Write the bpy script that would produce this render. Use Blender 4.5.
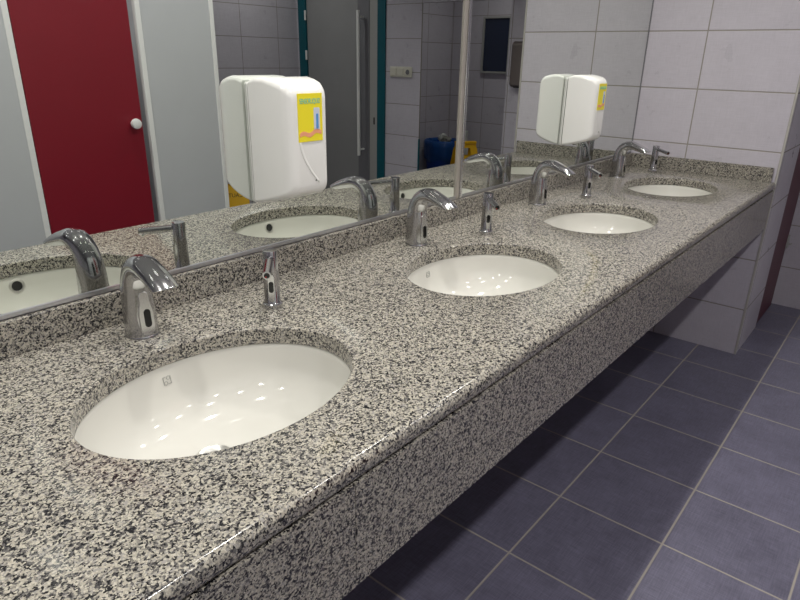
import bpy, bmesh, math, random
from mathutils import Vector, Matrix
random.seed(7)
for o in list(bpy.data.objects): bpy.data.objects.remove(o)
scene = bpy.context.scene
COL = scene.collection
PI = math.pi
# ---------------------------------------------------------------- camera
cd = bpy.data.cameras.new('camera'); cam = bpy.data.objects.new('camera', cd); COL.objects.link(cam)
cd.sensor_width = 36; cd.lens = 621.23/800*36; cd.clip_start = .02
r_, u_, f_ = (Vector((0.63819, -0.76967, 0.01779)), Vector((0.27038, 0.24570, 0.93087)), Vector((0.72084, 0.58926, -0.36491)))
M = Matrix((( r_.x, u_.x, -f_.x), (r_.y, u_.y, -f_.y), (r_.z, u_.z, -f_.z))).to_4x4()
M.translation = Vector((0, -1.1416, 1.3529)); cam.matrix_world = M
scene.camera = cam
# ---------------------------------------------------------------- world, exposure
w = bpy.data.worlds.new('world'); scene.world = w; w.use_nodes = True
w.node_tree.nodes['Background'].inputs[0].default_value = (.8, .82, .9, 1)
w.node_tree.nodes['Background'].inputs[1].default_value = .02
vs = scene.view_settings
vs.view_transform = 'Standard'; vs.look = 'None'; vs.gamma = 1; vs.use_curve_mapping = False
vs.exposure = -2.5
# ceiling downlights: (x, y, watts); last two added to brighten passage and alcove
CEIL = 2.5
LAMPS = [(x, -.37, e) for x, e in ((-.6, 20), (.2, 20), (1.0, 20), (1.8, 18), (2.5, 11))] + [(x, -1.58, 14.5) for x in (-.8, 0, .8, 1.6)] + [(2.4, -1.58, 11), (.5, -2.5, 6), (1.45, -2.5, 6), (3.45, -3.05, 8), (4.9, -1.9, 5)]
LAMP_WARM = (1, .975, .90); LAMP_COOL = (.97, .94, 1)

# ---------------------------------------------------------------- materials
MATS = {}
def nt(name):
    m = bpy.data.materials.new(name); m.use_nodes = True
    MATS[name] = m
    return m, m.node_tree, m.node_tree.nodes['Principled BSDF']
def mat(name, col, rough=.5, metal=0, bump=0, bscale=60, var=0, coat=0, spec=None):
    m, t, b = nt(name)
    N = t.nodes; L = t.links
    b.inputs['Base Color'].default_value = (*col, 1); b.inputs['Roughness'].default_value = rough; b.inputs['Metallic'].default_value = metal
    if coat: b.inputs['Coat Weight'].default_value = coat; b.inputs['Coat Roughness'].default_value = .05
    if spec is not None: b.inputs['Specular IOR Level'].default_value = spec
    tc = N.new('ShaderNodeTexCoord'); n = N.new('ShaderNodeTexNoise'); n.inputs['Scale'].default_value = bscale; n.inputs['Detail'].default_value = 4
    L.new(tc.outputs['Object'], n.inputs['Vector'])
    if var:
        mx = N.new('ShaderNodeMix'); mx.data_type = 'RGBA'
        mx.inputs[6].default_value = (*[c*(1-var) for c in col], 1); mx.inputs[7].default_value = (*[min(1, c*(1+var)) for c in col], 1)
        L.new(n.outputs['Fac'], mx.inputs[0]); L.new(mx.outputs[2], b.inputs['Base Color'])
    if bump:
        bp = N.new('ShaderNodeBump'); bp.inputs['Strength'].default_value = bump; bp.inputs['Distance'].default_value = .002
        L.new(n.outputs['Fac'], bp.inputs['Height']); L.new(bp.outputs[0], b.inputs['Normal'])
    return m
def tiles(name, col, grout, ua, va, du, dv, ou, ov, gw, rough, var=.04, weave=.06, cloud=.05, streak=(1, 1, 1), spec=.5, sets=2.2, wear=0):
    """stack-bonded tiles in world metres: axes ua/va (0,1,2), sizes du/dv, offsets ou/ov"""
    m, t, b = nt(name); N = t.nodes; L = t.links
    geo = N.new('ShaderNodeNewGeometry'); sp = N.new('ShaderNodeSeparateXYZ'); L.new(geo.outputs['Position'], sp.inputs[0])
    def M_(op, a, c=None, d=None):
        n = N.new('ShaderNodeMath'); n.operation = op
        for i, x in enumerate((a, c, d)):
            if x is None: continue
            if isinstance(x, (int, float)): n.inputs[i].default_value = x
            else: L.new(x, n.inputs[i])
        return n.outputs[0]
    def axis(a, o, d):
        q = M_('DIVIDE', M_('SUBTRACT', sp.outputs[a], o), d)
        fl = M_('FLOOR', q); fr = M_('SUBTRACT', q, fl)
        e = M_('MULTIPLY', M_('MINIMUM', fr, M_('SUBTRACT', 1, fr)), d)
        return fl, e
    fu, eu = axis(ua, ou, du); fv, ev = axis(va, ov, dv)
    e = M_('MINIMUM', eu, ev)
    g = N.new('ShaderNodeMapRange'); g.interpolation_type = 'SMOOTHSTEP'
    g.inputs[1].default_value = gw*.35; g.inputs[2].default_value = gw*.75; L.new(e, g.inputs[0])
    cm = N.new('ShaderNodeCombineXYZ'); L.new(fu, cm.inputs[0]); L.new(fv, cm.inputs[1])
    wn = N.new('ShaderNodeTexWhiteNoise'); L.new(cm.outputs[0], wn.inputs['Vector'])
    mp = N.new('ShaderNodeMapping'); L.new(geo.outputs['Position'], mp.inputs[0])
    n1 = N.new('ShaderNodeTexNoise'); n1.inputs['Scale'].default_value = 9; n1.inputs['Detail'].default_value = 5; n1.inputs['Roughness'].default_value = .6; L.new(geo.outputs['Position'], n1.inputs['Vector'])
    def str_(sc):
        p = N.new('ShaderNodeMapping'); p.inputs['Scale'].default_value = sc; L.new(geo.outputs['Position'], p.inputs[0])
        n = N.new('ShaderNodeTexNoise'); n.inputs['Scale'].default_value = 1; n.inputs['Detail'].default_value = 3; n.inputs['Roughness'].default_value = .6; L.new(p.outputs[0], n.inputs['Vector']); return n.outputs['Fac']
    s1 = [18, 18, 18]; s1[ua] = 260; s2 = [18, 18, 18]; s2[va] = 260
    wv = M_('ADD', str_(s1), str_(s2))
    k = M_('ADD', M_('MULTIPLY', M_('SUBTRACT', wn.outputs[0], .5), var*2), M_('MULTIPLY', M_('SUBTRACT', n1.outputs['Fac'], .5), cloud*4))
    k = M_('ADD', k, M_('MULTIPLY', M_('SUBTRACT', wv, 1), weave*4))
    k = M_('ADD', k, 1)
    vm = N.new('ShaderNodeVectorMath'); vm.operation = 'SCALE'; vm.inputs[0].default_value = col; L.new(k, vm.inputs['Scale'])
    mx = N.new('ShaderNodeMix'); mx.data_type = 'RGBA'; mx.inputs[6].default_value = (*grout, 1)
    L.new(g.outputs[0], mx.inputs[0]); L.new(vm.outputs[0], mx.inputs[7]); L.new(mx.outputs[2], b.inputs['Base Color'])
    rr = M_('ADD', M_('MULTIPLY', M_('SUBTRACT', n1.outputs['Fac'], .5), .3), rough)
    rm = N.new('ShaderNodeMix'); rm.data_type = 'FLOAT'; rm.inputs[2].default_value = .85; L.new(g.outputs[0], rm.inputs[0]); L.new(rr, rm.inputs[3]); L.new(rm.outputs[0], b.inputs['Roughness'])
    b.inputs['Specular IOR Level'].default_value = spec
    hb = M_('ADD', g.outputs[0], M_('MULTIPLY', wv, .12))
    bp = N.new('ShaderNodeBump'); bp.inputs['Strength'].default_value = .5; bp.inputs['Distance'].default_value = .0015
    L.new(hb, bp.inputs['Height']); L.new(bp.outputs[0], b.inputs['Normal'])
    return m
def granite():
    m, t, b = nt('granite'); N = t.nodes; L = t.links
    geo = N.new('ShaderNodeNewGeometry')
    nz = N.new('ShaderNodeTexNoise'); nz.inputs['Scale'].default_value = 230; nz.inputs['Detail'].default_value = 3; L.new(geo.outputs['Position'], nz.inputs['Vector'])
    sc = N.new('ShaderNodeVectorMath'); sc.operation = 'MULTIPLY_ADD'; sc.inputs[1].default_value = (.005,)*3
    L.new(nz.outputs['Color'], sc.inputs[0]); L.new(geo.outputs['Position'], sc.inputs[2])
    v = N.new('ShaderNodeTexVoronoi'); v.inputs['Scale'].default_value = 400; L.new(sc.outputs[0], v.inputs['Vector'])
    sx = N.new('ShaderNodeSeparateColor'); L.new(v.outputs['Color'], sx.inputs[0])
    n2 = N.new('ShaderNodeTexNoise'); n2.inputs['Scale'].default_value = 120; n2.inputs['Detail'].default_value = 2; L.new(geo.outputs['Position'], n2.inputs['Vector'])
    ad = N.new('ShaderNodeMath'); ad.operation = 'MULTIPLY_ADD'; ad.inputs[1].default_value = 1.3
    L.new(n2.outputs['Fac'], ad.inputs[0]); 
    a2 = N.new('ShaderNodeMath'); a2.operation = 'SUBTRACT'; L.new(sx.outputs[0], a2.inputs[0]); a2.inputs[1].default_value = .65
    L.new(a2.outputs[0], ad.inputs[2])
    cr = N.new('ShaderNodeValToRGB'); cr.color_ramp.interpolation = 'CONSTANT'
    el = cr.color_ramp.elements
    stops = [(0, (.014, .014, .016)), (.15, (.045, .043, .045)), (.25, (.10, .094, .092)), (.40, (.20, .187, .165)), (.54, (.335, .31, .262)), (.76, (.44, .41, .345)), (.92, (.27, .255, .24))]
    el[0].position = 0; el[0].color = (*stops[0][1], 1); el[1].position = stops[1][0]; el[1].color = (*stops[1][1], 1)
    for p, c in stops[2:]:
        e = el.new(p); e.color = (*c, 1)
    L.new(ad.outputs[0], cr.inputs[0])
    L.new(cr.outputs[0], b.inputs['Base Color'])
    b.inputs['Roughness'].default_value = .14
    b.inputs['Specular IOR Level'].default_value = .5
    return m
WALLC = (.50, .475, .53); GROUT = (.36, .32, .27)
def wt(name, ua, ou, col=WALLC): return tiles(name, col, (.27, .25, .225), ua, 2, .4, .25, ou, -.014, .005, .32, var=.025, weave=.055, cloud=.035)
G = granite()
wt('tile_end', 1, -.2641); wt('tile_jamb', 0, 3.276); wt('tile_far', 1, -2.084); wt('tile_opposite', 0, 3.52); wt('tile_mirror', 0, 3.227)
wt('tile_alcove', 1, -2.41); wt('tile_alcove_side', 0, 5.6)
tiles('tile_floor', (.13, .125, .178), (.30, .275, .25), 0, 1, .333, .333, 2.9862, -.4943, .0055, .42, var=.06, weave=.20, cloud=.14)
mat('plaster', (.75, .75, .76), .9, bump=.1)
mat('stall_grey', (.50, .51, .53), .45, var=.02, bscale=6)
mat('stall_red', (.20, .006, .017), .42, var=.06, bscale=5)
mat('maroon', (.085, .008, .022), .45, var=.08, bscale=6)
mat('profile', (.78, .78, .77), .35)
mat('trim_cream', (.40, .385, .36), .5)
mat('grey_bronze', (.50, .46, .42), .35, .6)
mat('teal', (.0, .085, .115), .4, var=.06, bscale=9)
mat('door_grey', (.27, .27, .275), .45, var=.05, bscale=6)
mat('door_dark', (.17, .17, .185), .35)
mat('frame_grey', (.36, .36, .35), .4)
mat('steel', (.78, .78, .79), .22, 1)
mat('chrome', (.58, .58, .59), .11, 1, bump=.05, bscale=220)
mat('chrome_worn', (.50, .50, .52), .26, 1, bump=.12, bscale=300, var=.12)
mat('chrome_plate', (.74, .74, .74), .24, 1)
mat('aluminium', (.60, .60, .64), .3, 1)
mat('drain_metal', (.62, .61, .58), .3, .8)
mat('black_glass', (.004, .004, .005), .08)
mat('black', (.01, .01, .01), .5)
mat('red_dot', (.30, .01, .01), .4)
mat('porcelain', (.60, .59, .55), .07)
mat('stamp', (.33, .33, .31), .4)
mat('abs_white', (.80, .80, .78), .22)
mat('abs_seam', (.20, .20, .18), .5)
mat('sticker_yellow', (.86, .74, .03), .4)
mat('sticker_teal', (.08, .50, .45), .5)
mat('sticker_blue', (.10, .30, .62), .5)
mat('sticker_lilac', (.58, .62, .74), .5)
mat('sticker_skin', (.82, .36, .20), .5)
mat('grey_brown_metal', (.20, .17, .16), .35, .6)
mat('switch_cream', (.60, .58, .50), .4)
mat('navy_pane', (.022, .030, .060), .25)
mat('bin_blue', (.004, .045, .30), .35)
mat('bag_blue', (.006, .06, .24), .3, bump=1, bscale=25)
mat('sign_yellow', (.85, .48, .01), .4)
mat('sign_red', (.65, .03, .01), .5)
mat('bottle_white', (.55, .56, .54), .35)
mat('caulk', (.55, .53, .50), .6)
mir, t_, b_ = nt('mirror'); b_.inputs['Base Color'].default_value = (.77, .80, .765, 1); b_.inputs['Metallic'].default_value = 1; b_.inputs['Roughness'].default_value = .0
em, t_, b_ = nt('lamp_glow'); b_.inputs['Emission Color'].default_value = (1, .97, .93, 1); b_.inputs['Emission Strength'].default_value = 25

# ---------------------------------------------------------------- mesh helpers
def obj(name, bm, m, parent=None, smooth=False, kind=None):
    me = bpy.data.meshes.new(name); bm.normal_update(); bm.to_mesh(me); bm.free()
    ms = m if isinstance(m, (list, tuple)) else [m]
    for x in ms: me.materials.append(MATS[x])
    if smooth:
        me.polygons.foreach_set('use_smooth', [True]*len(me.polygons))
        if smooth is not True: me.set_sharp_from_angle(angle=smooth)
    o = bpy.data.objects.new(name, me); COL.objects.link(o)
    if parent: o.parent = parent
    if kind: o['kind'] = kind
    return o
def thing(name, label, cat, loc=(0, 0, 0), rz=0, group=None):
    o = bpy.data.objects.new(name, None); COL.objects.link(o); o.empty_display_size = .05
    o.location = loc; o.rotation_euler = (0, 0, rz); return tag(o, label, cat, group)
def tag(o, label, cat, group=None):
    o['label'] = label; o['category'] = cat
    if group: o['group'] = group
    return o
def dup(root, loc, rz, label, group=None):
    c = root.copy(); COL.objects.link(c); c.location = loc; c.rotation_euler = (0, 0, rz); c['label'] = label
    if group: c['group'] = group
    for ch in list(root.children):
        d = ch.copy(); COL.objects.link(d); d.parent = c
        for g in list(ch.children):
            e = g.copy(); COL.objects.link(e); e.parent = d
    return c
def box(bm, x0, y0, z0, x1, y1, z1, bev=0, seg=2):
    r = bmesh.ops.create_cube(bm, size=1, matrix=Matrix.Translation(((x0+x1)/2, (y0+y1)/2, (z0+z1)/2)) @ Matrix.Diagonal((x1-x0, y1-y0, z1-z0, 1)))
    if bev:
        ed = list({e for v in r['verts'] for e in v.link_edges})
        bmesh.ops.bevel(bm, geom=ed, offset=bev, segments=seg, affect='EDGES', profile=.6)
    return bm
def BX(*a, **k): return box(bmesh.new(), *a, **k)
def loft(bm, rings, cap0=True, cap1=True):
    vr = [[bm.verts.new(p) for p in r] for r in rings]
    n = len(rings[0])
    for a, b in zip(vr, vr[1:]):
        for i in range(n):
            bm.faces.new((a[i], a[(i+1) % n], b[(i+1) % n], b[i]))
    if cap0: bm.faces.new(vr[0][::-1])
    if cap1: bm.faces.new(vr[-1])
    return bm
def lathe(prof, n=32, cap0=True, cap1=True, bm=None, cx=0, cy=0, sx=1, sy=1):
    bm = bm or bmesh.new()
    loft(bm, [[(cx+r*sx*math.cos(2*PI*i/n), cy+r*sy*math.sin(2*PI*i/n), z) for i in range(n)] for r, z in prof], cap0, cap1)
    bmesh.ops.recalc_face_normals(bm, faces=bm.faces[:]); return bm
def fix(bm): bmesh.ops.recalc_face_normals(bm, faces=bm.faces[:]); return bm
def rrect(hx, hz, r, n=6):
    pts = []
    for cx, cz, a0 in ((hx-r, hz-r, 0), (-hx+r, hz-r, PI/2), (-hx+r, -hz+r, PI), (hx-r, -hz+r, 1.5*PI)):
        for i in range(n+1):
            a = a0+PI/2*i/n; pts.append((cx+r*math.cos(a), cz+r*math.sin(a)))
    return pts
def text_bm(s, size, depth=.0004):
    cu = bpy.data.curves.new('t', 'FONT'); cu.body = s; cu.size = size; cu.extrude = depth; cu.align_x = 'CENTER'; cu.align_y = 'CENTER'; cu.offset = 0
    to = bpy.data.objects.new('t', cu); COL.objects.link(to)
    dg = bpy.context.evaluated_depsgraph_get(); dg.update()
    me = to.evaluated_get(dg).to_mesh(); bm = bmesh.new(); bm.from_mesh(me); to.evaluated_get(dg).to_mesh_clear()
    bpy.data.objects.remove(to); bpy.data.curves.remove(cu)
    return bm
def xf(bm, M): bmesh.ops.transform(bm, matrix=M, verts=bm.verts[:]); return bm
def poly_xz(pts, y, thick, bm=None):
    """flat polygon in the xz plane at y, facing -y, thickness goes to +y"""
    bm = bm or bmesh.new()
    loft(bm, [[(x, y, z) for x, z in pts], [(x, y+thick, z) for x, z in pts]]); return fix(bm)

# ---------------------------------------------------------------- room shell
E_, W_ = 3.227, .6686
CT = .8564; D_ = .670; T_ = .0335; TC = .0340
XF = 4.15
S = 'structure'
obj('floor', BX(-2.2, -3.7, -.1, 6.0, .1, 0), 'tile_floor', kind=S)
obj('ceiling', BX(-2.2, -3.7, CEIL, 6.0, .1, CEIL+.1), 'plaster', kind=S)
obj('wall_mirror_side', BX(-2.1, .006, 0, 4.3, .1, CEIL), 'tile_mirror', kind=S)
obj('wall_end', BX(E_, -W_+.004, 0, 3.676, .005, CEIL), ['tile_end'], kind=S)
# tiled side of the pier (faces the passage)
obj('wall_pier_side', BX(E_+.004, -W_, 0, 3.676, -W_+.0035, CEIL), 'tile_jamb', kind=S)
obj('trim_1', BX(E_-.003, -W_-.003, 0, E_+.006, -W_+.006, CEIL, bev=.002), 'trim_cream', kind=S)
obj('wall_back', BX(-2.2, -3.7, 0, -2.1, .1, CEIL), 'tile_end', kind=S)
obj('wall_opposite', BX(2.36, -3.62, 0, XF+.12, -3.52, CEIL), 'tile_opposite', kind=S)
obj('wall_stall_back', BX(-2.1, -3.03, 0, 2.36, -2.93, CEIL), 'tile_opposite', kind=S)
obj('wall_stall_return', BX(2.26, -3.52, 0, 2.36, -3.03, CEIL), 'tile_far', kind=S)
# far wall with an entrance doorway and an opening to the utility alcove
bm = bmesh.new()
DY0, DY1, DH = -3.49, -2.45, 2.08
for (a, b, z0, z1) in ((-3.52, DY0, 0, CEIL), (DY0, DY1, DH, CEIL), (DY1, -2.084, 0, CEIL), (-2.084, -1.30, 1.738, CEIL), (-1.30, .1, 0, CEIL)):
    box(bm, XF, a, z0, XF+(.01 if b == -2.084 else .03), b, z1)
obj('wall_far', bm, 'tile_far', kind=S)
# alcove room
obj('wall_alcove_far', BX(5.6, -2.92, 0, 5.7, -1.1, CEIL), 'tile_alcove', kind=S)
obj('wall_alcove_left', BX(XF+.12, -2.92, 0, 5.6, -2.82, CEIL), 'tile_alcove_side', kind=S)
obj('wall_alcove_right', BX(XF+.12, -1.2, 0, 5.6, -1.1, CEIL), 'tile_alcove_side', kind=S)
obj('trim_2', BX(XF-.002, -2.090, 0, XF+.01, -2.080, .72), 'teal', kind=S)
# window in the alcove
wn = obj('window_1', BX(5.588, -2.430, 1.225, 5.598, -2.140, 1.715), 'navy_pane', kind=S)
bm = bmesh.new()
for (a, b, z0, z1) in ((-2.440, -2.424, 1.215, 1.725), (-2.146, -2.130, 1.215, 1.725), (-2.424, -2.146, 1.215, 1.233), (-2.424, -2.146, 1.709, 1.725)): box(bm, 5.572, a, z0, 5.599, b, z1)
obj('window_frame', bm, 'frame_grey', wn)
# maroon service door beside the pier
d1 = obj('door_1', BX(3.680, -.664, .004, 4.112, -.630, 2.1, bev=.003), 'maroon', kind=S)
for z in (.36, 1.18, 1.85):
    bm = BX(4.098, -.674, z, 4.128, -.662, z+.075, bev=.003); box(bm, 4.105, -.69, z+.02, 4.112, -.672, z+.03)
    obj('hinge', bm, 'frame_grey', d1)
bm = BX(4.113, -.66, 0, 4.149, -.60, 2.14); box(bm, 3.677, -.66, 2.1, 4.113, -.60, 2.14)
obj('door_frame', bm, 'frame_grey', d1)
obj('wall_above_service_door', BX(3.677, -.655, 2.14, XF, -.60, CEIL), 'tile_jamb', kind=S)
# entrance door: teal frame, grey leaf, pull bar
d2 = obj('door_2', BX(XF+.004, -3.392, .006, XF+.044, -2.625, 2.0, bev=.002), 'door_grey', kind=S)
bm = bmesh.new()
for (a, b, z0, z1) in ((DY0, -3.395, 0, DH), (-2.535, DY1, 0, DH), (-3.395, -2.535, 2.005, DH)): box(bm, XF-.012, a+.001, z0+.001, XF+.11, b-.001, z1-.001)
obj('door_frame', bm, 'teal', d2)
sr = obj('vision_strip', BX(XF-.001, -2.765, .05, XF+.003, -2.632, 1.95), 'door_dark', d2)
st = obj('strike_strip', BX(XF-.004, -2.624, .006, XF+.05, -2.537, 2.0), 'frame_grey', d2)
obj('latch_hole', poly_xz([(x*.5, z) for x, z in rrect(.016, .032, .015)], 0, .004), 'black', st).matrix_local = Matrix.Translation((XF-.0045, -2.575, .83)) @ Matrix.Rotation(PI/2, 4, 'Z').inverted()
bm = bmesh.new()
def rod(bm, p, q, r, n=16):
    p = Vector(p); q = Vector(q); d = q-p; R = d.to_track_quat('Z', 'Y').to_matrix().to_4x4()
    bmesh.ops.create_cone(bm, cap_ends=True, segments=n, radius1=r, radius2=r, depth=d.length, matrix=Matrix.Translation((p+q)/2) @ R); return bm
rod(bm, (XF-.065, -2.70, .53), (XF-.065, -2.70, 1.70), .014); rod(bm, (XF-.065, -2.70, .58), (XF+.003, -2.70, .58), .009); rod(bm, (XF-.065, -2.70, 1.65), (XF+.003, -2.70, 1.65), .009)
obj('door_handle', bm, 'profile', d2, smooth=.6)
for z in (.3, 1.35, 1.68, 1.95):
    obj('hinge', BX(XF-.02, -3.402, z-.04, XF-.008, -3.386, z+.04, bev=.002), 'profile', d2)

# ---------------------------------------------------------------- toilet stalls (opposite side, seen in the mirror)
YS = -2.0
def stall_panel(x0, x1, label, edges, name='stall_partition'):
    t = thing(name, label, 'partition', ((x0+x1)/2, YS, 0))
    w2 = (x1-x0)/2
    obj('panel', BX(-w2+.012, -.011, .13, w2-.012, .011, 2.05), 'stall_grey', t)
    for s in (-1, 1):
        obj('edge_profile', BX(s*w2-.013, -.015, .12, s*w2+.013, .015, 2.06, bev=.003), 'profile', t)
        bm = lathe([(.022, 0), (.022, .012), (.012, .016), (.012, .125)], 20, cx=s*(w2-.08))
        obj('foot', bm, 'steel', t, smooth=.6)
    return t
stall_panel(-.62, 1.156, 'wide pale grey stall panel left of the red door, seen in the mirror', 1)
stall_panel(1.755, 2.178, 'narrow pale grey stall panel right of the red door, seen in the mirror', 1)
for x, lb in ((1.13, 'grey side partition of the stall on the left of the red door'), (2.178-.015, 'grey side partition behind the narrow stall panel')):
    t = thing('side_partition', lb, 'partition', (x, -2.47, 0))
    obj('panel', BX(-.011, -.45, .13, .011, .45, 2.05), 'stall_grey', t)
    for y in (-.35, .35): obj('foot', lathe([(.022, 0), (.022, .012), (.012, .016), (.012, .135)], 20, cy=y), 'steel', t, smooth=.6)
t = thing('stall_door', 'dark red toilet stall door with round grey knob, seen in the mirror', 'door', (1.443, YS, 0))
obj('door_leaf', BX(-.270, -.012, .14, .262, .012, 2.03, bev=.002), 'stall_red', t)
k = obj('knob', xf(lathe([(.013, 0), (.013, .02), (.024, .024), (.026, .032), (.024, .044), (.015, .047)], 24), Matrix.Translation((.212, .011, 1.012)) @ Matrix.Rotation(-PI/2, 4, 'X')), 'profile', t, smooth=.6)
k['label'] = 'pale grey round knob'
for z in (.35, 1.75): obj('hinge', BX(-.272, .010, z, -.250, .018, z+.08, bev=.002), 'steel', t)

# ---------------------------------------------------------------- mirrors
def mirror(x0, x1, label):
    t = thing('mirror', label, 'mirror', ((x0+x1)/2, 0, .93))
    w2 = (x1-x0)/2
    obj('mirror_glass', BX(-w2, 0, 0, w2, .005, 1.3), 'mirror', t)
    bm = BX(-w2, -.004, -.0068, w2, .004, .0); 
    obj('bottom_channel', bm, 'aluminium', t)
    return t
mirror(-1.5, 1.669, 'large frameless wall mirror above the two nearest basins')
mirror(1.693, E_-.007, 'large frameless wall mirror above the two farthest basins, reaching the end wall')
tag(obj('edge_seam', BX(E_-.0065, -.0022, CT+.0645, E_-.0018, .003, 2.23), 'door_dark'), 'thin dark vertical joint where the far mirror meets the tiled end wall', 'joint')
t = thing('joint_strip', 'shiny vertical metal strip covering the joint between the two mirrors', 'metal strip', (1.681, 0, .9225))
obj('base_profile', BX(-.012, -.006, 0, .003, .004, 1.31, bev=.002), 'grey_bronze', t)
obj('cover_profile', BX(.0045, -.010, 0, .0155, .004, 1.31, bev=.003), 'steel', t)
obj('groove', BX(.003, -.003, .001, .0045, .003, 1.309), 'black', t)

# ---------------------------------------------------------------- granite counter
BAS = [(.512, -.357), (1.310, -.350), (2.032, -.349), (2.790, -.345)]
RX, RY = .2365, .182
X0C, X1C = -1.5, E_-.001
vt = thing('vanity_counter', 'long speckled grey granite washbasin counter along the mirror wall', 'counter', (0, 0, 0))
def countertop():
    bm = bmesh.new()
    yb, yf = -.001, -D_+.014
    cuts = [X0C] + [(a[0]+b[0])/2 for a, b in zip(BAS, BAS[1:])] + [X1C]
    cuts.insert(1, BAS[0][0]-.38)
    zt, zb = CT, CT-T_
    def q(a, b, c, d): bm.faces.new([bm.verts.new(p) for p in (a, b, c, d)])
    q((cuts[0], yf, zt), (cuts[1], yf, zt), (cuts[1], yb, zt), (cuts[0], yb, zt))
    n = 96
    for i, (cx, cy) in enumerate(BAS):
        xa, xb = cuts[i+1], cuts[i+2]
        out = []
        ring = []
        angs = [2*PI*k/n for k in range(n)] + [math.atan2(yy-cy, xx-cx) % (2*PI) for xx in (xa, xb) for yy in (yb, yf)]
        angs = sorted(angs)
        for a in angs:
            c, s = math.cos(a), math.sin(a)
            tx = ((xb if c > 0 else xa)-cx)/c if abs(c) > 1e-9 else 1e9
            ty = ((yb if s > 0 else yf)-cy)/s if abs(s) > 1e-9 else 1e9
            tt = min(tx, ty); out.append((cx+c*tt, cy+s*tt))
            rr = 1/math.sqrt((c/RX)**2+(s/RY)**2)
            ring.append((c, s, rr))
        lv = [[bm.verts.new((x, y, zt)) for x, y in out]]
        for dr, dz in ((.0, 0), (-.0015, -.0005), (-.003, -.0022), (-.0035, -.004), (-.0035, -TC+.002), (-.002, -TC), (.012, -TC), (.0125, -T_)):
            lv.append([bm.verts.new((cx+c*(rr+dr), cy+s*(rr+dr), zt+dz)) for c, s, rr in ring])
        lv.append([bm.verts.new((x, y, zb)) for x, y in out])
        m = len(angs)
        for A, B in zip(lv, lv[1:]):
            for k in range(m): bm.faces.new((A[k], A[(k+1) % m], B[(k+1) % m], B[k]))
    # rounded front edge
    prof = [(yf, zt)]
    R = .014
    for k in range(1, 8):
        a = PI/2*k/8; prof.append((yf-R*math.sin(a), zt-R+R*math.cos(a)))
    prof += [(yf-R, zt-R), (yf-R, zb+.013), (yf-R+.001, zb+.008), (yf-R+.0035, zb+.004), (yf-R+.007, zb+.0012), (yf-R+.011, zb), (yf, zb)]
    for a, b in zip(prof, prof[1:]): q((X0C, a[0], a[1]), (X1C, a[0], a[1]), (X1C, b[0], b[1]), (X0C, b[0], b[1]))
    q((X0C, yf, zb), (cuts[1], yf, zb), (cuts[1], yb, zb), (X0C, yb, zb))
    bmesh.ops.remove_doubles(bm, verts=bm.verts[:], dist=1e-5)
    return fix(bm)
obj('countertop', countertop(), 'granite', vt, smooth=.5)
AZ0, AZ1 = CT-.2141, CT-T_-.0022
for a, b in ((X0C, .492), (.4932, X1C)):
    obj('apron_panel', BX(a, -D_+.0015, AZ0, b, -D_+.0215, AZ1, bev=.0012), 'granite', vt)
obj('backsplash', BX(X0C, -.0155, CT+.0004, X1C, -.0002, CT+.0640, bev=.0012), 'granite', vt)
obj('side_splash', BX(E_-.0155, -.650, CT+.0004, E_-.001, -.016, CT+.0640, bev=.0012), 'granite', vt)
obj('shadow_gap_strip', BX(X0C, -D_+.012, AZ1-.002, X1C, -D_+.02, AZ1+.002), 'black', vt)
# brackets carrying the counter (underneath, on the wall)
for x in (-.6, .9, 1.66, 2.41):
    bm = BX(x-.02, -.6, AZ1-.045, x+.02, .005, AZ1-.005); box(bm, x-.02, -.03, .5, x+.02, .005, AZ1-.01)
    obj('bracket', bm, 'frame_grey', vt)

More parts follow.
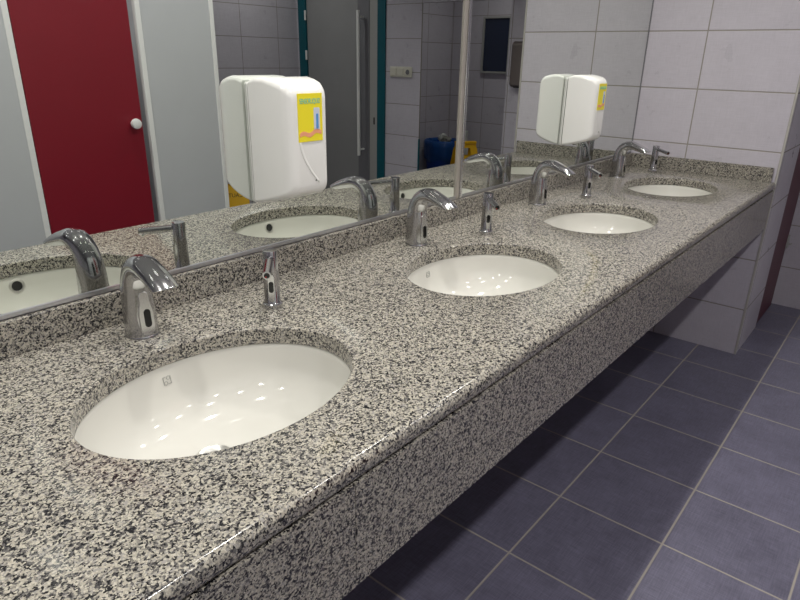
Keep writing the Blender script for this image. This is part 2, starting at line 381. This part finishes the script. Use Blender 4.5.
# ---------------------------------------------------------------- basins
def basin(label, x, y):
    t = thing('washbasin', label, 'washbasin', (x, y, CT-TC), 0, 'oval undermount washbasins in the granite counter')
    prof = [(1.13, -.0005), (1.0, -.0005), (.992, -.003), (.984, -.012), (.970, -.028), (.945, -.047), (.90, -.066), (.83, -.084), (.735, -.099), (.62, -.110), (.48, -.118), (.34, -.1235), (.20, -.1275), (.085, -.1300)]
    ZD = .0135
    n = 72; bm = bmesh.new(); rx, ry = RX*1.0, RY*1.0
    rings = []
    for s, z in prof:
        off = .045*min(1, max(0, (1-s)/.85))
        rings.append([(rx*s*math.cos(2*PI*i/n), off+(ry*s*math.sin(2*PI*i/n) if s > .2 else rx*.0+ry*s*1.2*math.sin(2*PI*i/n)), z) for i in range(n)])
    # outer shell of the bowl
    outer = [[(p[0]*1.05, (p[1]-.02)*1.05+.02, p[2]-.010) for p in r] for r in rings[1:]]
    loft(bm, outer[::-1]+[[(p[0], p[1], p[2]-.009) for p in rings[0]]]+rings, False, False)
    vs0 = bm.verts[:n]; bm.faces.new(vs0)
    b = obj('bowl', fix(bm), 'porcelain', t, smooth=.9)
    bm = lathe([(.033, -.1440+ZD), (.033, -.1400+ZD), (.030, -.1385+ZD), (.025, -.1410+ZD), (.021, -.145+ZD), (.008, -.146+ZD), (.006, -.1415+ZD), (.0, -.142+ZD)][:-1], 28, cx=-.008, cy=.040)
    d = obj('drain', bm, 'drain_metal', t, smooth=.7); d['label'] = 'chrome drain ring'
    # overflow: chrome ring with a dark hole on the user-side wall of the bowl
    from mathutils.bvhtree import BVHTree
    me_ = b.data; tree = BVHTree.FromPolygons([v.co for v in me_.vertices], [p.vertices[:] for p in me_.polygons])
    hit, nrm, _, _ = tree.ray_cast(Vector((.010, 0, -.025)), Vector((0, -1, 0)))
    nrm = nrm if nrm.y > 0 else -nrm
    M = Matrix.Translation(hit) @ nrm.to_track_quat('Z', 'Y').to_matrix().to_4x4()
    o = obj('overflow_ring', xf(lathe([(.0185, -.004), (.0185, .001), (.0165, .0028), (.0130, .0022), (.0120, .0005)], 24, True, True), M), 'drain_metal', t, smooth=.6)
    obj('overflow_hole', xf(lathe([(.0120, -.0015), (.0120, .0008)], 20), M @ Matrix.Translation((0, 0, .0006))), 'black', o)
    # small square maker's stamp on the mirror-side wall
    bm = bmesh.new()
    def st_(x0, z0, x1, z1): box(bm, x0, -.0006, z0, x1, .0006, z1)
    h = .0078
    st_(-h, -h, -h+.0012, h); st_(h-.0012, -h, h, h); st_(-h, h-.0012, -.002, h); st_(.001, -h, h, -h+.0012)
    ringpts = [(math.cos(2*PI*i/16), math.sin(2*PI*i/16)) for i in range(16)]
    for cx, cz in ((.003, .0045), (-.003, -.0045)):
        for i in range(16):
            a, b2 = ringpts[i], ringpts[(i+1) % 16]
            rod(bm, (cx+a[0]*.0034, 0, cz+a[1]*.0034), (cx+b2[0]*.0034, 0, cz+b2[1]*.0034), .0007, 5)
    hit, nrm, _, _ = tree.ray_cast(Vector((-.004, 0, -.029)), Vector((0, 1, 0)))
    nrm = nrm if nrm.y < 0 else -nrm
    zax = (Vector((0, 0, 1))-nrm*nrm.z).normalized(); yax = -nrm; xax = yax.cross(zax)
    Mr = Matrix((xax, yax, zax)).transposed().to_4x4()
    obj('maker_stamp', xf(bm, Matrix.Translation(hit+nrm*.0004) @ Mr), 'stamp', t)
    return t
BL = ['oval white washbasin nearest the camera', 'second oval white washbasin from the camera', 'third oval white washbasin from the camera', 'farthest oval white washbasin beside the end wall']
b0 = basin(BL[0]+' set under the granite counter', *BAS[0])
for (x, y), l in zip(BAS[1:], BL[1:]): dup(b0, (x, y, CT-TC), 0, l+' set under the granite counter')

# ---------------------------------------------------------------- sensor faucets
def faucet(label, loc, rz):
    t = thing('sensor_faucet', label, 'faucet', loc, rz, 'curved chrome sensor faucets')
    path = [(0, .0012), (0, .04), (0, .085), (-.003, .108), (-.013, .129), (-.030, .142), (-.051, .146), (-.073, .141), (-.095, .1345), (-.115, .127), (-.133, .118)]
    th = [.0325, .0305, .0280, .0255, .0225, .0200, .0182, .0165, .0148, .0130, .0105]
    hx = [.0300, .0285, .0268, .0252, .0240, .0240, .0240, .0240, .0240, .0238, .0235]
    # smooth interpolation (Catmull-Rom)
    def cr(P, i, u):
        p0, p1, p2, p3 = P[max(i-1, 0)], P[i], P[i+1], P[min(i+2, len(P)-1)]
        return .5*((2*p1)+(-p0+p2)*u+(2*p0-5*p1+4*p2-p3)*u*u+(-p0+3*p1-3*p2+p3)*u**3)
    Ys, Zs = [p[0] for p in path], [p[1] for p in path]
    S_ = []
    for i in range(len(path)-1):
        for u in (0, .25, .5, .75): S_.append([cr(A, i, u) for A in (Ys, Zs, th, hx)])
    S_.append([Ys[-1], Zs[-1], th[-1], hx[-1]])
    rings = []; n = 36
    for k, (y, z, a, b) in enumerate(S_):
        p, q = S_[max(k-1, 0)], S_[min(k+1, len(S_)-1)]
        d = Vector((0, q[0]-p[0], q[1]-p[1])).normalized(); nn = Vector((0, -d.z, d.y))   # normal in the yz plane
        if k == 0: nn = Vector((0, -1, 0))
        rings.append([Vector((0, y, z)) + nn*(a*math.copysign(abs(math.cos(2*PI*i/n))**.9, math.cos(2*PI*i/n))) + Vector((b*math.sin(2*PI*i/n), 0, 0)) for i in range(n)])
    # outlet cut level: the underside ends before the top does
    nk = len(rings); dd = Vector((0, S_[-1][0]-S_[-2][0], S_[-1][1]-S_[-2][1])).normalized()
    for j, sh in ((1, .020), (2, .0165), (3, .013), (4, .0095), (5, .006), (6, .003)):
        rings[nk-j] = [p - dd*(sh*(1+math.cos(2*PI*i/n))/2) for i, p in enumerate(rings[nk-j])]
    last = rings[-1]; c = sum(last, Vector())/n; d = Vector((0, S_[-1][0]-S_[-2][0], S_[-1][1]-S_[-2][1])).normalized()
    rings.append([c+(p-c)*.92+d*.0012 for p in last]); rings.append([c+(p-c)*.84 for p in last]); rings.append([c+(p-c)*.80-d*.006 for p in last])
    bm = loft(bmesh.new(), rings); fix(bm)
    body = obj('body', bm, 'chrome', t, smooth=1.0)
    obj('aerator', xf(lathe([(.009, 0), (.009, .006), (.007, .0065)], 20), Matrix.Translation(c-d*.0055) @ Matrix.Diagonal((.6, .6, .5, 1)) @ d.to_track_quat('Z', 'Y').to_matrix().to_4x4()), 'black', body)
    obj('base_ring', lathe([(1, .0005), (1, .003), (.975, .0045)], 36, sx=.0310, sy=.0335), 'chrome_worn', t, smooth=.6)
    # keyhole-shaped bright plate with the dark sensor window on the user side
    pts = []
    for i in range(13): a = PI+PI*i/12; pts.append((.0135*math.cos(a), .020+.0135*math.sin(a)))
    pts += [(.0135, .048), (.0112, .062), (.0090, .072)]
    for i in range(13): a = 0+PI*i/12; pts.append((.0092*math.cos(a), .082+.0092*math.sin(a)))
    pts += [(-.0090, .072), (-.0112, .062), (-.0135, .048)]
    fr = lambda z: -.0325+z*.050   # front face of the body at height z
    bm = bmesh.new()
    loft(bm, [[(x, fr(z)+.006, z) for x, z in pts], [(x, fr(z)+.0005, z) for x, z in pts], [(x*.94, fr(z)-.0003, .055+(z-.055)*.98) for x, z in pts]]); fix(bm)
    pl = obj('sensor_plate', bm, 'chrome_plate', t, smooth=.5)
    bm = bmesh.new(); p2 = [(x+.0015, z+.040) for x, z in rrect(.0062, .0175, .0061)]
    loft(bm, [[(x, fr(z)+.003, z) for x, z in p2], [(x, fr(z)-.0010, z) for x, z in p2]]); fix(bm)
    obj('sensor_window', bm, 'black_glass', pl)
    return t
FA = [(.520, -.088, -.08), (1.352, -.092, -.10), (2.072, -.092, -.10), (2.845, -.087, -.10)]
FL = ['curved chrome sensor faucet nearest the camera, beside the nearest basin', 'curved chrome sensor faucet behind the second basin from the camera', 'curved chrome sensor faucet behind the third basin from the camera', 'curved chrome sensor faucet farthest from the camera, behind the last basin']
f0 = faucet(FL[0], (FA[0][0], FA[0][1], CT), FA[0][2])
for (x, y, r), l in zip(FA[1:], FL[1:]): dup(f0, (x, y, CT), r, l)

# ---------------------------------------------------------------- soap taps on the counter
def soap_tap(label, loc, rz):
    t = thing('soap_tap', label, 'soap dispenser', loc, rz, 'slim chrome sensor soap taps')
    bm = lathe([(.0200, .0004), (.0205, .003), (.0205, .010), (.0175, .0125), (.0165, .014), (.0160, .06), (.0155, .121), (.0145, .1245), (.008, .1252)], 36)
    body = obj('body', bm, 'chrome', t, smooth=.6)
    bm = bmesh.new(); rod(bm, (0, -.008, .110), (0, -.092, .1015), .0084, 20)
    bmesh.ops.bevel(bm, geom=[e for e in bm.edges if len(e.link_faces) == 2 and e.calc_face_angle(0) > 1], offset=.001, segments=2, affect='EDGES')
    sp = obj('spout', bm, 'chrome', t, smooth=.6)
    bm = bmesh.new(); rod(bm, (0, -.084, .0955), (0, -.085, .0905), .0028, 10); obj('nozzle', bm, 'bottle_white', sp)
    bm = bmesh.new(); rod(bm, (0, -.0900, .1017), (0, -.0924, .1014), .0058, 14); obj('tip_lens', bm, 'black_glass', sp); bm = bmesh.new(); rod(bm, (-.002, -.0915, .0985), (-.002, -.0928, .0983), .0017, 10); obj('tip_mark', bm, 'red_dot', sp)
    pts = [(x, z+.047) for x, z in rrect(.0062, .030, .0060)]
    pl = obj('sensor_plate', poly_xz(pts, -.0168, .006), 'chrome_plate', t)
    obj('sensor_window', poly_xz([(x, z+.050) for x, z in rrect(.0050, .0120, .0049)], -.0176, .003), 'black_glass', pl)
    return t
SA = [(.770, -.167, -.76), (1.580, -.181, -.72), (2.306, -.178, -.70), (3.100, -.162, -.62)]
SL = ['slim chrome soap tap nearest the camera, right of the nearest basin', 'slim chrome soap tap between the second and third basins', 'slim chrome soap tap between the third and last basins', 'slim chrome soap tap farthest from the camera, against the end wall']
s0 = soap_tap(SL[0], (SA[0][0], SA[0][1], CT), SA[0][2])
for (x, y, r), l in zip(SA[1:], SL[1:]): dup(s0, (x, y, CT), r, l)

# ---------------------------------------------------------------- white soap dispensers hung on the mirrors
def hand_dispenser(label, loc):
    t = thing('wall_soap_dispenser', label, 'soap dispenser', loc, 0, 'white soap dispensers on the mirrors')
    # rings at depth d: half width, z bottom, z top, corner radius
    prof = [(.0085, .068, -.004, .252, .007), (.010, .070, -.006, .254, .008), (.030, .0705, -.003, .260, .009), (.055, .069, .002, .261, .011), (.080, .0655, .008, .257, .013), (.100, .061, .014, .252, .015), (.112, .0555, .019, .246, .017), (.119, .050, .025, .240, .018), (.1225, .044, .032, .234, .018), (.1240, .037, .040, .228, .014)]
    rings = []
    for d, hx, z0, z1, r in prof:
        rings.append([(x, -d, z+(z0+z1)/2 + (.004*(1-(x/hx)**2) if z > 0 else 0)) for x, z in rrect(hx, (z1-z0)/2, r, 8)])
    bm = loft(bmesh.new(), rings); fix(bm)
    c = obj('cover', bm, 'abs_white', t, smooth=.75)
    bm = loft(bmesh.new(), [[(x, -d, z+.122) for x, z in rrect(.0675, .130, .008, 8)] for d in (.0006, .0045)]); fix(bm)
    obj('back_plate', bm, 'abs_white', t, smooth=.5)
    bm = loft(bmesh.new(), [[(x, -d, z+.122) for x, z in rrect(.0640, .1265, .007, 8)] for d in (.0045, .0085)]); fix(bm)
    obj('seam_gasket', bm, 'abs_seam', t)
    # sticker on the front
    F = -.1244
    sk = obj('sticker', BX(-.0345, F-.0008, .134, .0345, F+.0008, .232), 'sticker_yellow', t)
    tb = text_bm('SENSORLIQUID', .0118, .0003)
    obj('lettering', xf(tb, Matrix.Translation((0, F-.0009, .216)) @ Matrix.Rotation(PI/2, 4, 'X') @ Matrix.Diagonal((.72, 1.25, 1, 1))), 'sticker_teal', sk)
    o = obj('pictogram_device', poly_xz([(x+.018, z+.180) for x, z in rrect(.0085, .023, .003)], F-.0012, .001), 'sticker_lilac', sk)
    obj('pictogram_bar', poly_xz([(x+.019, z+.175) for x, z in rrect(.0032, .0155, .002)], F-.0016, .001), 'sticker_blue', sk)
    up = []; lo = []
    for i in range(15):
        x = -.031+.062*i/14; yy = .147+.0028*math.sin(i*.75)+.006*i/14
        up.append((x, yy+.005)); lo.append((x, yy-.0045+.002*abs(i/14-.5)))
    bmh = bmesh.new()
    for i in range(14):
        x = [lo[i], lo[i+1], up[i+1], up[i]]; poly_xz(x, F-.0012, .001, bmh)
    bmesh.ops.remove_doubles(bmh, verts=bmh.verts[:], dist=1e-6)
    obj('pictogram_hand', bmh, 'sticker_skin', sk)
    bm = bmesh.new(); rod(bm, (.012, -.120, .049), (.012, -.1252, .049), .0016, 10); obj('indicator_hole', bm, 'black', t)
    # sweeping moulded ridge under the sticker
    bm = bmesh.new(); rr_ = []
    for i in range(17):
        u = i/16; cx = -.030+.052*u**1.7; cz = .136-.092*u
        wd = .0035*(1-.3*u)
        rr_.append([(cx+wd*math.cos(a), F+.0008-.0016*max(0, math.sin(a)) + (.002 if math.sin(a) < 0 else 0), cz+wd*math.cos(a)*.6) for a in [2*PI*k/12 for k in range(12)]])
    loft(bm, rr_); fix(bm)
    obj('moulded_ridge', bm, 'abs_white', t, smooth=True)
    return t
h0 = hand_dispenser('white soap dispenser on the mirror between the two nearest basins, yellow sticker facing out', (.932, 0, 1.046))
dup(h0, (2.465, 0, 1.037), 0, 'white soap dispenser on the far mirror, left of the end wall')

# ---------------------------------------------------------------- things seen in the mirror
t = thing('light_switch', 'cream triple plate of two light switches and a socket beside the teal door frame', 'light switch', (XF, -2.282, 1.236))
def fx(bm, y, z=0): return xf(bm, Matrix.Translation((0, y, z)) @ Matrix.Rotation(-PI/2, 4, 'Z'))   # local -y face -> -x
obj('plate', xf(BX(-.115, -.010, -.040, .115, -.0005, .040, bev=.003), Matrix.Rotation(-PI/2, 4, 'Z')), 'switch_cream', t)
for k in (.073, .0): obj('rocker', xf(BX(-.028, -.016, -.030, .028, -.009, .030, bev=.003), Matrix.Rotation(-PI/2, 4, 'Z') @ Matrix.Translation((k, 0, 0))), 'switch_cream', t)
bm = lathe([(.026, 0), (.026, .004), (.021, .005), (.020, .001), (.008, .001)], 24)
so = obj('socket', xf(bm, Matrix.Rotation(-PI/2, 4, 'Z') @ Matrix.Translation((-.073, -.0095, 0)) @ Matrix.Rotation(PI/2, 4, 'X')), 'switch_cream', t, smooth=.5)
obj('socket_recess', xf(lathe([(.0195, 0), (.0195, .0012)], 20), Matrix.Rotation(-PI/2, 4, 'Z') @ Matrix.Translation((-.073, -.0112, 0)) @ Matrix.Rotation(PI/2, 4, 'X')), 'door_dark', so)
t.rotation_euler = (0, 0, 0)
# flip so the socket is on the side nearest the opening
for c in t.children: c.matrix_local = Matrix.Rotation(0, 4, 'Z')
# hand towel dispenser on the far wall
t = thing('paper_towel_dispenser', 'grey-brown metal paper towel dispenser on the far wall, half hidden by the pier', 'towel dispenser', (XF, -1.100, 1.165))
rg = []
for d, h, z0, z1 in ((.001, .135, 0, .300), (.06, .135, 0, .300), (.075, .130, .006, .290), (.082, .12, .014, .275)):
    rg.append([(-d, x, z+(z0+z1)/2) for x, z in rrect(h, (z1-z0)/2, .02, 5)])
obj('body', fix(loft(bmesh.new(), rg)), 'grey_brown_metal', t, smooth=.5)
obj('outlet_slot', BX(-.070, -.10, -.003, -.02, .10, .004), 'black', t)
obj('window_slot', BX(-.0835, -.012, .12, -.081, .012, .17), 'black', t)

# caution signs
def caution(label, loc, rz):
    t = thing('wet_floor_sign', label, 'caution sign', loc, rz, 'yellow folding caution signs')
    H, Wd, sp = .60, .30, .15
    for s in (-1, 1):
        bm = bmesh.new()
        # tapering panel with a handle cut-out, leaning to the ridge; built of strips
        def P(u, v, th):   # u across (-1..1), v height 0..1
            wv = Wd/2*(1-.28*v); return Vector((u*wv, s*(sp*(1-v)+.012)+th, v*H))
        def slab(u0, u1, v0, v1):
            c = [P(u0, v0, 0), P(u1, v0, 0), P(u1, v1, 0), P(u0, v1, 0)]
            o = Vector((0, -s*.008, 0)); loft(bm, [c, [p+o for p in c]])
        slab(-1, 1, .12, .80); slab(-1, -.68, 0, .12); slab(.68, 1, 0, .12)
        slab(-1, -.38, .80, .92); slab(.38, 1, .80, .92); slab(-.94, .94, .92, .985)
        pn = obj('panel', fix(bm), 'sign_yellow', t)
        if s == -1: pass
        ang = math.atan2(sp, H)
        def put(b, z, off=.0015):
            v = z/H; y = s*(sp*(1-v)+.012+off)
            Mx = Matrix.Translation((0, y, z)) @ (Matrix.Rotation(0 if s < 0 else PI, 4, 'Z')) @ Matrix.Rotation(PI/2-ang, 4, 'X')
            return xf(b, Mx)
        obj('lettering', put(text_bm('CAUTION', .038, .0006), .415), 'black', pn)
        bm = bmesh.new()
        # falling figure: head, body, limbs
        bmesh.ops.create_circle(bm, cap_ends=True, segments=16, radius=.018, matrix=Matrix.Translation((-.02, .055, 0)))
        for a, b, r in (((-.012, .035), (.02, -.005), .013), ((.02, -.005), (.055, .02), .009), ((.02, -.005), (.03, -.05), .009), ((-.005, .03), (-.045, .01), .007), ((-.005, .028), (.035, .05), .007)):
            rod(bm, (a[0], a[1], 0), (b[0], b[1], 0), r, 8)
        xf(bm, Matrix.Diagonal((1.3, 1.3, .06, 1)))
        obj('falling_figure', put(bm, .25), 'sign_red', pn)
        bm = bmesh.new()
        if s == 1:
            for u in (-1, 1):
                bm = bmesh.new(); rod(bm, (u*.118, -.085, .22), (u*.118, .085, .22), .005, 8)
                obj('brace', bm, 'sign_yellow', t)
    obj('ridge', BX(-.105, -.024, .585, .105, .024, .612, bev=.006), 'sign_yellow', t)
    return t
c0 = caution('yellow folding caution sign on the floor behind the narrow stall panel, seen in the mirror', (2.64, -2.60, 0), PI+.65)
dup(c0, (5.08, -2.24, 0), PI+.6, 'yellow folding caution sign in the dark alcove beside the blue bin')

# blue bin with liner and rubbish
t = thing('waste_bin', 'blue plastic waste bin with bag folded over the rim in the dark alcove', 'waste bin', (5.20, -2.59, 0))
t.scale = (1, 1, 1.07)
obj('body', lathe([(.135, 0), (.14, .01), (.172, .50), (.180, .51), (.180, .525), (.168, .525), (.152, .48), (.13, .02)], 36, True, True), 'bin_blue', t, smooth=.6)
bm = bmesh.new(); n = 60; rg = []
for k, (r, z) in enumerate([(.155, .40), (.165, .530), (.177, .548), (.190, .535), (.188, .48), (.184, .42), (.180, .37), (.176, .365)]):
    rg.append([((r+.004*math.sin(i*2.1+k)+.003*math.sin(i*.9))*math.cos(2*PI*i/n), (r+.004*math.sin(i*2.1+k)+.003*math.sin(i*.9))*math.sin(2*PI*i/n), z+.012*math.sin(i*.55)*(k > 4)) for i in range(n)])
obj('bin_bag', fix(loft(bm, rg, False, False)), 'bag_blue', t, smooth=True)
for (x, y, z, s, m, lb) in ((.07, -.05, .552, .050, 'bottle_white', 'crumpled white paper on top of the rubbish in the blue bin'), (-.03, .06, .550, .045, 'abs_seam', 'crumpled grey-brown paper on the rubbish in the blue bin')):
    bm = bmesh.new(); bmesh.ops.create_icosphere(bm, subdivisions=3, radius=s)
    for v in bm.verts: v.co *= 1+.28*random.uniform(-1, 1); v.co.z *= .8
    o = obj('crumpled_paper', bm, m); o.location = (5.20+x, -2.59+y, z+.038); tag(o, lb, 'crumpled paper')
bm = lathe([(.045, 0), (.048, .01), (.048, .20), (.043, .24), (.018, .27), (.018, .295), (.022, .296), (.022, .32), (.018, .322)], 24)
# a pale container on a stool-height ledge box next to the bin
o = obj('pale_bottle', xf(bm, Matrix.Diagonal((1, 1, 2.05, 1))), 'bottle_white', smooth=.6); o.location = (5.47, -2.50, 0); tag(o, 'tall pale plastic container standing behind the blue bin', 'container')
bm = bmesh.new(); bmesh.ops.create_uvsphere(bm, u_segments=16, v_segments=10, radius=.5)
xf(bm, Matrix.Diagonal((.10, .07, .05, 1)))
for v in bm.verts: v.co += Vector((random.uniform(-.006, .006), random.uniform(-.006, .006), random.uniform(-.003, .003)))
o = obj('red_rag', bm, 'sign_red', smooth=True); o.location = (4.98, -2.70, .024); tag(o, 'small crumpled red cloth on the alcove floor beside the blue bin', 'cloth')

# ---------------------------------------------------------------- ceiling downlights
l0 = None
for i, (x, y, e) in enumerate(LAMPS):
    row = 'above the counter' if y > -1 else ('above the aisle' if y > -2 else 'above the stalls and passage')  # added alcove fill lamp gets the aisle label, added passage fill the passage one
    if l0 is None:
        t = l0 = thing('ceiling_downlight', '', 'ceiling light', (x, y, CEIL), 0)
        obj('trim_ring', lathe([(.075, -.0005), (.075, -.006), (.068, -.012), (.055, -.012), (.052, -.004)], 28, True, False), 'profile', t, smooth=.6)
        obj('lens', lathe([(.050, -.006), (.050, -.0075)], 24), 'lamp_glow', t)
    else: t = dup(l0, (x, y, CEIL), 0, '')
    t['label'] = f'round recessed ceiling downlight {row}'; t['group'] = f'ceiling downlights {row}'
    ld = bpy.data.lights.new('downlight_lamp', 'AREA'); ld.shape = 'DISK'; ld.size = .09; ld.energy = e; ld.color = LAMP_WARM if y > -1 else LAMP_COOL; ld.spread = math.radians(150)
    lo = bpy.data.objects.new('downlight_lamp', ld); COL.objects.link(lo); lo.parent = t; lo.location = (0, 0, -.014)
